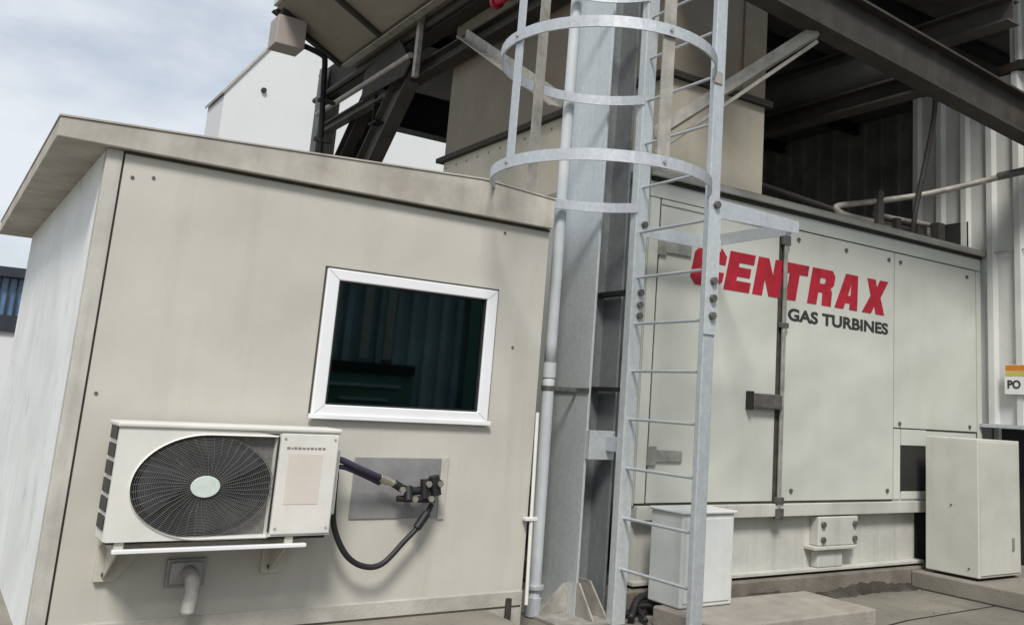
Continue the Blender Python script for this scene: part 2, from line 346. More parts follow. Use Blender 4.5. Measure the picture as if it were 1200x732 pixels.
MB().ring((win[0] - .012, win[1] + .012, win[2] - .012, win[3] + .014), (win[0] + .002, win[1] - .002, win[2] + .002, win[3] - .002), -0.006, 0.002).build('sealant', 'seam_shade', wfo)
# screws in the wall
for x, z in ((.155, 2.70), (.27, 2.72), (2.75, 2.77), (2.9, 1.9), (.15, 1.4)):
    MB().bolt((x, 0.002, z), 0.011, 0.008).build('screw', 'handle', hut)

# ------------------------------------------------------------------ AC unit
ac = thing('air_conditioner', 'cream outdoor air conditioner unit with round black fan grille on the hut wall', 'air conditioner', (0.875, -0.2, 0.60))
ax0, ax1, az0, az1, ayf, ayb = 0.249, 1.500, 0.612, 1.250, -0.36, -0.07
fcx, fcz, frx, frz = 0.735, 0.905, 0.385, 0.285
def ell(rx, rz, n=56, ph=0): return [(fcx + rx * math.cos(2 * math.pi * k / n + ph), fcz + rz * math.sin(2 * math.pi * k / n + ph)) for k in range(n)]
# casing: shell with an oval opening at the front
nn = 56
XR = 1.112
def opening(e, zig=0):
    pts = [(fcx + (frx + e) * math.cos(R(a)), fcz + (frz + e) * math.sin(R(a))) for a in range(90, 271, 5)]
    return pts + [(fcx + .2, fcz - frz - e), (XR + e * .6, fcz - frz - e), (XR + e * .6, fcz - .1), (XR + e * .6, fcz + .1), (XR + e * .6, fcz + frz + e), (fcx + .2, fcz + frz + e)]
ov = opening(0.0); nn = len(ov)
bd = []
for (a, b) in ov:
    dx, dz = a - fcx, b - fcz
    c = [(ax0 + .012 - fcx) / dx if dx < -1e-6 else 9, (1.128 - fcx) / dx if dx > 1e-6 else 9, (az0 - .004 - fcz) / dz if dz < -1e-6 else 9, (az1 - .021 - fcz) / dz if dz > 1e-6 else 9]
    tt = min(q for q in c if q > 0); bd.append((fcx + dx * tt, fcz + dz * tt))
cs = MB()
vs = [(a, ayf, b) for a, b in bd] + [(a, ayf, b) for a, b in opening(.016)] + [(a, ayf - .010, b) for a, b in opening(.008)] + [(a, ayf + .045, b) for a, b in ov]
fs = []
for k in range(nn):
    j = (k + 1) % nn
    for q in range(3): fs.append((q * nn + k, q * nn + j, (q + 1) * nn + j, (q + 1) * nn + k))
# corner fillers of the outline
def near(cx_, cz_):
    return sorted(range(nn), key=lambda k: (bd[k][0] - cx_) ** 2 + (bd[k][1] - cz_) ** 2)
for cx_, cz_ in ((ax0 + .012, az0 - .004), (ax0 + .012, az1 - .021)):
    on_side = [k for k in range(nn) if abs(bd[k][0] - cx_) < 1e-6]; on_flat = [k for k in range(nn) if abs(bd[k][1] - cz_) < 1e-6 and abs(bd[k][0] - cx_) > 1e-6]
    a = min(on_side, key=lambda k: abs(bd[k][1] - cz_)); b = min(on_flat, key=lambda k: abs(bd[k][0] - cx_))
    vs.append((cx_, ayf, cz_)); fs.append((a, b, len(vs) - 1))
cs.add(vs, fs)
fp = cs.build('fan_panel', 'ac', ac)
body = MB().box(ax0 + .002, ax1, ayf + .052, ayb, az0, az1 - .02)
body.box(1.128, ax1, ayf + .002, ayf + .052, az0, az1 - .02)
body.box(ax0, ax0 + .014, ayf + .001, ayf + .052, az0, az1 - .02)
body.box(ax0 + .014, 1.128, ayf + .003, ayf + .052, az1 - .034, az1 - .02).box(ax0 + .014, 1.128, ayf + .003, ayf + .052, az0, az0 + .012)
body.build('casing', 'ac', ac)
MB().box(ax0 - .012, ax1 + .008, ayf - .014, ayb, az1 - .02, az1 + .006).build('lid', 'ac', ac, bevel=0.008)
MB().box(ax0 + .02, ax1 - .02, ayf + .02, ayb - .02, az0 - .018, az0 - .001).build('base_tray', 'black', ac)
MB().box(1.138, ax1 - .006, ayf - .010, ayf + .001, az0 + .012, az1 - .03).build('service_panel', 'ac', ac, bevel=0.006)
MB().prism([(1.128, az1 - .05), (1.128, az0 + .03), (1.116, az0 + .03), (1.116, az1 - .05)], 'y', ayf - .008, ayf - .001).build('panel_gap', 'black', ac)
# dark backing and fan inside the oval
MB().prism(opening(-.001), 'y', ayf + .044, ayf + .051).build('grille_surround', 'surround', ac)
MB().prism(ell(frx - .004, frz - .004, 48), 'y', ayf + .036, ayf + .0435).build('fan_recess', 'black', ac)
bl = MB()
for k in range(3):
    a0 = k * 2 * math.pi / 3 + .5; pts = []
    for q in range(9): a = a0 + q / 8 * 1.25; pts.append((fcx + frx * .9 * math.cos(a), fcz + frz * .9 * math.sin(a)))
    for q in range(8, -1, -1): a = a0 - .45 + q / 8 * .9; pts.append((fcx + frx * .24 * math.cos(a), fcz + frz * .24 * math.sin(a)))
    bl.prism(pts, 'y', ayf + .022, ayf + .028)
bl.build('fan', 'fan', ac)
gr = MB()
for k in range(4, 35):
    f = k / 34.0
    pts = [(a, ayf - .006 + .010 * f, b) for a, b in ell(frx * f, frz * f, 48)]; pts.append(pts[0])
    gr.tube(pts, 0.0019, 4, cap=False)
for k in range(44):
    a = 2 * math.pi * k / 44; c, s_ = math.cos(a), math.sin(a); c2, s2 = math.cos(a + .25), math.sin(a + .25)
    gr.tube([(fcx + frx * .2 * c, ayf - .008, fcz + frz * .2 * s_), (fcx + frx * .62 * math.cos(a + .16), ayf - .004, fcz + frz * .62 * math.sin(a + .16)), (fcx + frx * c2, ayf + .004, fcz + frz * s2)], 0.002, 4, cap=False)
gr.build('fan_grille', 'grille', ac)
MB().prism([(fcx + (a - fcx) * .20 / 1, fcz + (b - fcz) * .205) for a, b in ell(frx * 1.05, frz * 1.05, 32)], 'y', ayf - .018, ayf - .006).build('hub_badge', 'badge', ac, bevel=0.004)
# side vents
for k in range(6):
    z = az0 + .055 + k * .098
    MB().box(ax0 - .006, ax0 + .001, ayf + .035, ayf + .25, z, z + .074).build('side_vent', 'black', ac)
# printed mark and rating label
mk = MB(); x = 1.175
for w in (.020, .010, .016, .02, .02, .016, .02, .014, .02, .018):
    h = random.choice((.010, .013, .012)); mk.box(x, x + w, ayf - .0125, ayf - .0098, 1.128, 1.128 + h); x += w + .007
mk.build('brand_mark', 'ink', ac)
MB().box(1.19, 1.40, ayf - .0122, ayf - .0097, 0.80, 1.10).build('rating_label', 'ac_lbl', ac)
for x, z in ((1.16, .66), (1.47, .66), (1.16, 1.19), (1.47, 1.19)):
    MB().bolt((x, ayf - .0095, z), .008, .005).build('screw', 'cast', ac)
# service valve cover on the right end
MB().box(ax1, ax1 + .05, ayf + .08, ayb - .03, 0.72, 1.12).build('valve_cover', 'ac', ac, bevel=0.012)

# wall brackets + rail
for i, (x, l) in enumerate(((0.335, 'cream steel wall bracket under the left end of the air conditioner'), (1.262, 'shaded steel wall bracket under the right end of the air conditioner'))):
    b = thing('wall_bracket', l, 'bracket', (x, 0, .34), 'brackets under the air conditioner')
    q = x - .335
    MB().prism([(.286 + q, .345), (.391 + q, .345), (.50 + q, .485), (.50 + q, .545), (.286 + q, .545)], 'y', -.034, -.001).build('wall_plate', 'bracket', b, bevel=.003)
    MB().box(x - .025, x + .025, -.343, -.035, .552, .608).build('arm', 'bracket', b, bevel=.002)
    MB().prism([(-.035, .36), (-.035, .551), (-.34, .551), (-.30, .53)], 'x', x - .005, x + .005).build('gusset', 'bracket', b)
    MB().bolt((x - .005, -.034, .385), .013, .012).build('bolt', 'handle', b)
solo(MB().box(.30, 1.36, -.385, -.345, .548, .570), 'support_rail', 'wframe', 'thin white rail running under the front of the air conditioner', 'rail', bevel=.004)

# drain spout
sp = thing('drain_spout', 'grey square wall outlet with a short spout pointing down under the air conditioner', 'pipe', (.775, -.03, .29))
MB().box(.665, .885, -.03, -.001, .292, .452).build('outlet_frame', 'plate', sp, bevel=.006)
MB().box(.685, .865, -.05, -.03, .31, .435).build('outlet_cover', 'cast', sp, bevel=.012)
MB().tube(smooth_path([(.785, -.05, .375), (.79, -.10, .37), (.795, -.125, .34), (.80, -.13, .27), (.79, -.132, .155)], 5), .043, 14).build('spout', 'cast', sp)

# metal plate over the hole + refrigerant pipes
solo(MB().box(1.752, 2.391, -.010, -.001, .655, 1.062), 'cover_plate', 'plate', 'dark grey square metal plate on the hut wall behind the pipe valves', 'plate', bevel=.003)
solo(MB().box(2.395, 2.45, -.012, -.001, .64, 1.07), 'edge_strip', 'trim', 'thin pale vertical strip at the right edge of the grey wall plate', 'strip', bevel=.004)
rp_ = thing('refrigerant_pipes', 'purple lagged pipes with silver valves running from air conditioner to grey plate', 'pipes', (1.9, -.1, .7))
MB().tube(smooth_path([(1.50, -.22, 1.06), (1.58, -.22, 1.055), (1.72, -.19, 1.00), (1.90, -.13, .935)], 6), .021, 12).build('lagged_pipe', 'lag', rp_)
MB().tube(smooth_path([(1.50, -.20, 1.00), (1.60, -.20, 1.01), (1.75, -.16, .96), (1.90, -.11, .90)], 6), .016, 10).build('lagged_pipe', 'lag', rp_)
MB().tube([(1.89, -.13, .94), (1.96, -.12, .915)], .030, 8).tube([(1.96, -.12, .915), (2.0, -.12, .90)], .024, 8).build('union_nut', 'brass', rp_)
vv = MB()
vv.tube(smooth_path([(2.0, -.12, .90), (2.08, -.12, .86), (2.18, -.12, .85), (2.30, -.09, .88)], 5), .028, 10)
vv.tube([(2.10, -.13, .88), (2.10, -.16, .79)], .030, 8).tube([(2.22, -.13, .93), (2.23, -.14, .80)], .034, 8)
vv.tube([(2.03, -.13, .80), (2.30, -.13, .79)], .022, 8).tube([(2.29, -.12, .95), (2.32, -.12, .82)], .040, 8)
vv.tube([(2.32, -.02, .90), (2.32, -.16, .90)], .030, 8).tube([(2.14, -.02, .80), (2.14, -.16, .80)], .024, 8)
vv.build('valve_block', 'black', rp_)
for p in ((2.14, -.165, .80), (2.32, -.165, .90), (2.23, -.17, .90), (2.05, -.15, .86), (2.26, -.165, .80)):
    MB().bolt(p, .022, .02).build('valve_cap', 'brass', rp_)
ho = thing('black_hose', 'black hose hanging in a loop below the grey wall plate', 'hose', (1.9, -.14, .4))
MB().tube(smooth_path([(1.53, -.17, 1.04), (1.57, -.17, .98), (1.575, -.17, .84), (1.60, -.16, .64), (1.70, -.15, .46), (1.83, -.14, .375), (1.97, -.13, .38), (2.12, -.12, .52), (2.24, -.11, .64), (2.30, -.11, .76)], 8), .019, 10).build('hose', 'hose', ho)
MB().tube([(2.20, -.115, .60), (2.27, -.11, .70)], .030, 10).build('ferrule', 'black', ho)

# ------------------------------------------------------------------ column, pipes
col = thing('steel_column', 'galvanised steel H column standing behind the caged ladder', 'column', (3.85, .41, -.15))
MB().box(3.70, 3.722, .09, .665, -.15, 7.2).build('flange', 'galv', col, bevel=.003)
MB().box(3.97, 3.992, .09, .665, -.15, 7.2).build('flange', 'col_shade', col, bevel=.003)
MB().box(3.7225, 3.9695, .335, .355, -.15, 7.2).build('web', 'col_shade', col)
MB().box(3.40, 4.30, -.18, .85, -.15, -.125).build('base_plate', 'galv_old', col, bevel=.004)
for y in (.20, .60):
    MB().prism([(3.699, -.124), (3.699, .10), (3.66, .10), (3.42, -.124)], 'y', y, y + .015).build('gusset', 'galv_old', col)
    MB().prism([(3.993, -.124), (3.993, .10), (4.03, .10), (4.28, -.124)], 'y', y, y + .015).build('gusset', 'galv_old', col)
MB().prism([(.334, -.124), (.334, .12), (.12, .12), (-.14, -.124)], 'x', 3.85, 3.865).build('gusset', 'galv_old', col)
MB().prism([(.089, -.124), (.089, .12), (.06, .12), (-.16, -.124)], 'x', 3.705, 3.72).build('gusset', 'galv_old', col)
# ladder tie bracket on the column
MB().box(3.70, 3.95, .03, .089, 1.07, 1.30).build('tie_plate', 'galv', col, bevel=.004)
MB().box(3.86, 3.93, -.12, .029, 1.14, 1.26).build('tie_block', 'galv_light', col, bevel=.006)
for z in (2.42, 1.62):
    MB().box(3.86, 3.95, -.10, .334, z, z + .035).build('cleat', 'black', col)

dp = thing('drain_pipe', 'pale grey vertical pipe clamped in front of the galvanised column', 'pipe', (3.42, .27, -.15))
MB().tube([(3.425 - .015 * k / 12, .26, -.14 + 1.92 * k / 12) for k in range(13)], .050, 18).build('lower_pipe', 'pvc', dp)
MB().tube([(3.41 - .006 * k / 24, .26, 1.781 + 4.82 * k / 24) for k in range(25)], .048, 18).build('upper_pipe', 'pvc', dp)
MB().tube([(3.41, .26, 1.70), (3.409, .26, 1.82)], .057, 18).build('coupling', 'pvc', dp)
MB().tube([(3.425, .26, .06), (3.425, .26, .09)], .075, 18).tube([(3.425, .26, -.14), (3.425, .26, .0)], .064, 18).build('foot_collar', 'galv_light', dp)
cl = MB().tube([(3.411, .26, 1.60), (3.411, .26, 1.635)], .057, 18); cl.box(3.45, 3.684, .25, .265, 1.60, 1.635).box(3.685, 3.699, .085, .67, 1.60, 1.635)
cl.build('clamp_band', 'handle', dp)
tp = thing('thin_white_pipe', 'thin white vertical pipe at the right corner of the hut', 'pipe', (3.13, -.05, .1))
MB().tube([(3.165, -.055, .02), (3.14, -.05, 1.42)], .014, 10).build('pipe', 'white_pipe', tp)
MB().box(3.10, 3.20, -.075, -.012, .62, .645).build('clip', 'white_pipe', tp, bevel=.004)

solo(MB().tube([(2.985, -.10, -.14), (2.985, -.10, .085)], .024, 10).tube([(2.985, -.1, -.146), (2.985, -.1, -.11)], .05, 10), 'anchor_stud', 'timber', 'short dark upright stud in the ground beside the hut base', 'stud')

# ------------------------------------------------------------------ ladder with cage
lad = thing('caged_ladder', 'galvanised steel ladder with a hooped safety cage in front of the column', 'ladder', (3.9, -.65, -.15))
LX, YN, YF = 3.90, -1.105, -.19
def rail(y0, y1, z0, z1, xw=.055):
    # channel-like rail: flat web with two lips
    m = MB(); m.prism([(LX - xw, y0), (LX + xw, y0), (LX + xw, y1), (LX - xw, y1)], 'z', z0, z1); return m
rail(YN - .028, YN + .028, -.15, 7.0).build('rail', 'galv_light', lad, bevel=.008)
rail(YF - .045, YF + .045, -.15, 7.0, .062).build('rail', 'galv', lad, bevel=.008)
for k in range(17):
    z = .265 + .381 * k
    MB().tube([(LX - .01, YN + .028, z), (LX - .01, YF - .045, z)], .0125, 10).build('rung', 'galv_light', lad)
hc = (3.15, -.68); hrx, hry = .80, .87
def hoop_xy(deg): return hc[0] + hrx * math.cos(R(deg)), hc[1] - hry * math.sin(R(deg))
for z in (3.13, 4.07, 5.01, 5.95):
    pts = [(LX - .03, YN + .0, z)] + [(*hoop_xy(30 + 300 * k / 44), z) for k in range(45)] + [(LX - .03, YF, z)]
    MB().strip(pts, .082, .014).build('hoop', 'galv_light', lad)
for d, m_ in ((96, 'galv_old'), (180, 'galv_light'), (262, 'galv_old')):
    x, y = hoop_xy(d); f = .975
    x = hc[0] + (x - hc[0]) * f; y = hc[1] + (y - hc[1]) * f
    a = math.atan2(-(math.cos(R(d)) * hry), -math.sin(R(d)) * hrx)
    dx, dy = math.cos(a), math.sin(a)
    w = .048
    MB().prism([(x + dx * w - dy * .006, y + dy * w + dx * .006), (x - dx * w - dy * .006, y - dy * w + dx * .006), (x - dx * w + dy * .006, y - dy * w - dx * .006), (x + dx * w + dy * .006, y + dy * w - dx * .006)], 'z', 3.09, 6.6).build('cage_bar', m_, lad)
for d in (96, 180, 262):
    for z in (3.13, 4.07):
        x, y = hoop_xy(d); nx, ny = math.cos(R(d)), -math.sin(R(d))
        MB().bolt((x + nx * .006, y + ny * .006, z), .014, .012, (nx, ny, 0)).build('bolt', 'galv_old', lad)
# splice plates with bolts
MB().box(LX - .062, LX + .062, YN - .040, YN - .0285, 2.06, 3.06).build('splice_plate', 'galv', lad, bevel=.003)
for z in (2.20, 2.33, 2.46, 3.05 - .01):
    MB().bolt((LX + .005, YN - .040, z), .030, .03).build('bolt', 'handle', lad)
for z in (2.24, 2.33, 2.43, 3.0):
    MB().bolt((LX + .02, YF - .046, z), .028, .03).build('bolt', 'handle', lad)
# joint block at the upper hoop
MB().box(LX - .075, LX + .02, YN - .04, YN - .0285, 4.0, 4.10).build('hoop_lug', 'galv_old', lad, bevel=.004)
# stay frame reaching to the enclosure
MB().prism([(LX + .055, 2.955), (LX + .055, 3.10), (LX + .95, 3.075), (LX + .95, 2.975)], 'y', YN - .006, YN + .006).box(LX + .056, LX + .95, YN + .0061, YN + .07, 3.062, 3.072).build('stay', 'galv_light', lad)
MB().box(LX + .938, LX + .95, YN + .071, 0.03, 2.975, 3.075).build('stay', 'galv_light', lad)
MB().box(LX + .02, LX + .93, YF - .006, YF + .006, 2.91, 3.02).build('stay', 'galv', lad)

# ------------------------------------------------------------------ turbine enclosure
enc = thing('turbine_enclosure', 'pale green-cream gas turbine enclosure with red lettering across its doors', 'enclosure', (6.7, 2.2, .045))
EX0, EX1, EY = 4.19, 9.24, .05
MB().box(EX0, EX1, EY + .012, 4.6, .70, 3.52).build('body', 'enc', enc)
MB().prism([(-.012, 3.52), (-.012, 3.565), (.02, 3.60), (4.7, 3.60), (4.7, 3.52)], 'x', EX0 - .03, EX1 + .03).build('roof', 'enc_cap', enc, bevel=.008)
MB().box(EX0 + .01, EX1 - .01, EY - .03, EY + .012, 3.485, 3.519).build('drip_gap', 'darkgap', enc)
MB().box(EX0, EX1, EY - .004, EY + .0115, 3.345, 3.485).build('header_band', 'enc', enc, bevel=.003)
def panel(x0, x1, z0, z1, nm, m_='enc_b', y=.004, parent=enc):
    return MB().box(x0, x1, EY - y, EY + .0115, z0, z1).build(nm, m_, parent, bevel=.004)
p0_ = panel(4.20, 4.305, .72, 3.335, 'left_post', 'enc')
dl = panel(4.322, 5.815, .722, 3.275, 'door', 'enc_b')
panel(4.322, 5.815, 3.29, 3.337, 'door_head', 'enc')
dm = panel(5.93, 7.60, .722, 3.332, 'door', 'enc_b')
pr_ = panel(7.612, 9.135, 1.455, 3.332, 'side_panel', 'enc_b')
panel(9.15, 9.24, .72, 3.335, 'right_post', 'enc')
panel(7.612, 7.72, .722, 1.442, 'louvre_post', 'enc'); panel(7.74, 8.17, 1.275, 1.442, 'louvre_head', 'enc'); panel(7.74, 8.17, .722, .80, 'louvre_sill', 'enc')
MB().box(7.722, 8.17, EY + .002, EY + .0112, .80, 1.275).build('louvre_opening', 'darkgap', enc)
# seams as real gaps with dark mastic behind
sm = MB()
for x in (4.313, 7.606, 9.1425): sm.box(x - .0065, x + .0065, EY + .006, EY + .0113, .72, 3.34)
sm.box(4.32, 9.14, EY + .006, EY + .0113, 3.333, 3.344).box(5.816, 5.928, EY + .005, EY + .0113, .72, 3.30)
sm.box(4.2, 7.6, EY + .006, EY + .0113, .703, .721).box(7.62, 9.14, EY + .006, EY + .0113, 1.443, 1.454)
sm.build('panel_seam', 'seam_shade', enc)
# lock bar
lb = MB().box(5.856, 5.900, EY - .045, EY - .02, .60, 3.22).build('lock_bar', 'lock', enc, bevel=.006)
for z0, z1 in ((.56, .66), (.70, .76), (3.15, 3.25), (2.34, 2.39)):
    MB().box(5.83, 5.93, EY - .052, EY - .004, z0, z1).build('bar_guide', 'handle', lb, bevel=.005)
hd = MB().box(5.47, 5.85, EY - .075, EY - .004, 1.56, 1.70).build('door_handle', 'handle', enc, bevel=.012)
MB().box(5.43, 5.468, EY - .08, EY - .004, 1.545, 1.715).build('handle_end', 'black', hd, bevel=.006)
hg = MB().box(4.30, 4.39, EY - .03, EY - .0045, 1.03, 1.19).box(4.392, 4.68, EY - .025, EY - .0045, 1.06, 1.16).build('hinge', 'lock', enc, bevel=.006)
hg2 = MB().box(4.30, 4.39, EY - .03, EY - .0045, 2.83, 2.99).box(4.392, 4.68, EY - .025, EY - .0045, 2.86, 2.96).build('hinge', 'lock', enc, bevel=.006)
for x, z in ((6.06, .815), (7.50, .81), (7.70, 1.50), (8.98, 1.51), (8.95, 3.24), (7.70, 3.24), (7.5, 3.24), (6.08, 3.24), (6.8, 3.24)):
    MB().bolt((x, EY - .004, z), .022, .014).build('bolt', 'handle', enc)

# lettering: heavy block capitals on a unit cell, slanted when placed
GLYPH = {
    'C': [[(1, .38), (1, .18), (.82, 0), (.18, 0), (0, .18), (0, .82), (.18, 1), (.82, 1), (1, .82), (1, .62), (.66, .62), (.66, .74), (.36, .74), (.36, .26), (.66, .26), (.66, .38)]],
    'E': [[(0, 0), (1, 0), (1, .24), (.40, .24), (.40, .39), (.92, .39), (.92, .61), (.40, .61), (.40, .76), (1, .76), (1, 1), (0, 1)]],
    'N': [[(0, 0), (.34, 0), (.34, .5), (.62, 0), (1, 0), (1, 1), (.66, 1), (.66, .5), (.38, 1), (0, 1)]],
    'T': [[(.32, 0), (.68, 0), (.68, .74), (1, .74), (1, 1), (0, 1), (0, .74), (.32, .74)]],
    'R': [[(0, 0), (.36, 0), (.36, .36), (.58, .36), (.63, 0), (1, 0), (.96, .40), (.86, .49), (1, .6), (1, .86), (.86, 1), (0, 1)], [(.36, .58), (.60, .58), (.64, .62), (.64, .74), (.60, .78), (.36, .78)]],
    'A': [[(0, 0), (.36, 0), (.41, .18), (.66, .18), (.67, 0), (1, 0), (.82, 1), (.28, 1)], [(.47, .37), (.64, .37), (.60, .74), (.56, .74)]],
    'X': [[(0, 0), (.38, 0), (.5, .26), (.62, 0), (1, 0), (.72, .5), (.98, 1), (.62, 1), (.5, .74), (.38, 1), (.02, 1), (.28, .5)]],
}
def glyph(ch): return GLYPH[ch]
def letter_mesh(ch, x, z, w, h, y, th, it):
    """filled polygon (with an optional hole) via a 2D curve, turned into mesh faces"""
    cu = bpy.data.curves.new('lettering', 'CURVE'); cu.dimensions = '2D'; cu.fill_mode = 'BOTH'; cu.extrude = th / 2; cu.offset = .006
    for poly in glyph(ch):
        sp_ = cu.splines.new('POLY'); sp_.points.add(len(poly) - 1); sp_.use_cyclic_u = True
        for p, (a, b) in zip(sp_.points, poly): p.co = (x + a * w + b * it, z + b * h, 0, 1)
    return cu
def curve_to_part(cu, name, m_, parent, y):
    tmp = bpy.data.objects.new('tmp', cu); C.objects.link(tmp)
    dg = bpy.context.evaluated_depsgraph_get(); dg.update()
    me = bpy.data.meshes.new_from_object(tmp.evaluated_get(dg))
    C.objects.unlink(tmp); bpy.data.objects.remove(tmp)
    loc = Vector((0, 0, 0)); q = parent
    while q is not None: loc += q.location; q = q.parent
    for v in me.vertices:
        a, b, c = v.co; v.co = Vector((a, y - c, b)) - loc
    bm = bmesh.new(); bm.from_mesh(me); bmesh.ops.recalc_face_normals(bm, faces=bm.faces); bm.to_mesh(me); bm.free()
    me.materials.clear(); me.materials.append(M[m_]); me.name = name
    o = bpy.data.objects.new(name, me); C.objects.link(o); o.parent = parent; return o
xs = [4.68, 5.103, 5.472, 5.807, 6.232, 6.643, 7.075]; ws = [.38, .315, .345, .36, .338, .336, .345]
zs0, hh = 2.630, .358
for ch, x, w in zip('CENTRAX', xs, ws):
    curve_to_part(letter_mesh(ch, x, zs0, w, hh, 0, .004, .072), 'letter', 'red', enc, EY - .0065)
def text_part(txt, x0, x1, z0, h, y, name, m_, parent, bold=.012, axis='x'):
    cu = bpy.data.curves.new('lettering', 'FONT'); cu.body = txt; cu.size = 1; cu.extrude = .002; cu.offset = bold; cu.fill_mode = 'BOTH'
    tmp = bpy.data.objects.new('tmp', cu); C.objects.link(tmp)
    dg = bpy.context.evaluated_depsgraph_get(); dg.update()
    me = bpy.data.meshes.new_from_object(tmp.evaluated_get(dg)); C.objects.unlink(tmp); bpy.data.objects.remove(tmp)
    xa = min(v.co.x for v in me.vertices); xb = max(v.co.x for v in me.vertices); za = min(v.co.y for v in me.vertices); zb = max(v.co.y for v in me.vertices)
    loc = Vector((0, 0, 0)); q = parent
    while q is not None: loc += q.location; q = q.parent
    for v in me.vertices:
        a = (v.co.x - xa) / (xb - xa); b = (v.co.y - za) / (zb - za); c = v.co.z
        if axis == 'x': v.co = Vector((x0 + a * (x1 - x0), y - c, z0 + b * h)) - loc
        else: v.co = Vector((y - c, x0 + a * (x1 - x0), z0 + b * h)) - loc
    bm = bmesh.new(); bm.from_mesh(me); bmesh.ops.recalc_face_normals(bm, faces=bm.faces); bm.to_mesh(me); bm.free()
    me.materials.clear(); me.materials.append(M[m_]); me.name = name
    o = bpy.data.objects.new(name, me); C.objects.link(o); o.parent = parent; return o
text_part('GAS TURBINES', 5.958, 7.496, 2.424, .122, EY - .0065, 'small_lettering', 'blacktxt', enc, .032)

# skid
MB().box(EX0 + .02, 8.30, EY - .035, EY + .25, .585, .699).build('base_rail', 'skid', enc, bevel=.006)
MB().box(EX0 + .02, 8.06, EY + .07, EY + .095, .10, .584).build('skid_web', 'skid', enc)
MB().box(EX0 + .02, 8.10, EY - .03, EY + .25, .068, .099).build('skid_flange', 'skid', enc, bevel=.005)
MB().box(8.061, 9.2, EY + .09, EY + .24, .06, .584).build('skid_end', 'darkgap', enc)
jb = MB().box(6.42, 7.0, EY - .045, EY + .069, .30, .572).build('lifting_bracket', 'skid', enc, bevel=.012)
MB().box(6.34, 6.95, EY - .075, EY + .069, .268, .299).build('ledge', 'skid', jb, bevel=.006)
MB().box(6.43, 6.79, EY - .03, EY + .068, .101, .267).build('stub', 'skid', jb, bevel=.01)
for x in (6.48, 6.94):
    for z in (.36, .50):
        MB().bolt((x, EY - .045, z), .030, .025).build('bolt', 'handle', jb)

# ------------------------------------------------------------------ cabinets, step, debris
cab = thing('cream_cabinet', 'tall cream metal cabinet standing on the plinth at the right', 'cabinet', (8.28, -.45, .05))
MB().box(7.90, 8.655, -.757, -.14, .05, 1.39).build('body', 'box', cab, bevel=.008)
MB().box(7.93, 8.63, -.768, -.758, .075, 1.365).build('door', 'box', cab, bevel=.004)
MB().box(7.96, 8.6, -.70, -.2, .021, .049).build('feet', 'black', cab)
for y, z in ((-.45, .72), (-.65, .13)):
    MB().bolt((7.9, y, z), .010, .01, (-1, 0, 0)).build('screw', 'handle', cab)
MB().box(8.47, 8.50, -.785, -.769, .30, .42).build('latch', 'lock', cab, bevel=.003)
wb = thing('white_cabinet', 'small white cabinet standing on the tan step behind the ladder foot', 'cabinet', (4.5, -.4, 0))
MB().box(4.225, 4.775, -.555, -.16, .004, .705).build('body', 'whitebox', wb, bevel=.012)
MB().box(4.205, 4.795, -.575, -.15, .705, .728).build('lid', 'whitebox', wb, bevel=.008)
MB().box(4.26, 4.74, -.564, -.5555, .04, .67).build('door', 'whitebox', wb, bevel=.004)
st = MB().box(4.14, 5.86, -1.135, -.34, -.15, 0.0)
solo(st, 'step_slab', 'step', 'low tan concrete step at the foot of the ladder', 'step', bevel=.014)
db = MB()
for a, b, r in (((4.0, -.25, -.11), (4.28, -.1, .02), .03), ((3.95, -.18, -.12), (4.35, -.2, -.06), .022), ((4.1, -.32, -.12), (4.2, .0, -.1), .02)):
    db.tube(smooth_path([a, ((a[0] + b[0]) / 2, (a[1] + b[1]) / 2 + .03, (a[2] + b[2]) / 2 + .05), b], 4), r, 7)
solo(db, 'scrap_cable', 'hose', 'tangle of dark scrap cable lying beside the ladder foot', 'cable')
solo(MB().box(2.93, 3.62, -.72, -.69, -.149, -.09).box(2.9, 2.925, -1.6, -.05, -.149, -.075), 'edge_angle', 'galv_old', 'weathered steel edge strip on the ground beside the concrete slab', 'strip')

# ------------------------------------------------------------------ duct
du = thing('exhaust_duct', 'large square beige duct with bolted flange rising from the enclosure roof', 'duct', (5.25, 2.8, 3.6))
DX0, DX1, DY0, DY1 = 4.60, 5.90, .40, 5.30
MB().box(DX0, DX1, DY0, DY1, 3.60, 4.655).build('lower_duct', 'duct', du, bevel=.006)
MB().box(DX0, DX1, DY0, DY1, 4.72, 7.2).build('upper_duct', 'duct_shade_rust', du, bevel=.006)
MB().box(DX0 - .07, DX1 + .06, DY0 - .06, DY1 + .12, 4.656, 4.686).box(DX0 - .07, DX1 + .06, DY0 - .06, DY1 + .12, 4.690, 4.719).build('flange', 'steel', du)
rv = MB()
for k in range(16):
    rv.bolt((DX0, .7 + k * .3, 4.56), .012, .008, (-1, 0, 0)); rv.bolt((DX0, .7 + k * .3, 3.75), .012, .008, (-1, 0, 0))
rv.build('rivet', 'handle', du)
MB().box(5.55, 5.60, DY0 - .03, DY0 - .001, 4.72, 7.1).build('stiffener', 'duct_shade_rust', du)
MB().box(5.8, 5.97, DY0 + .1, DY0 + .2, 3.95, 4.0).build('lug', 'black', du)

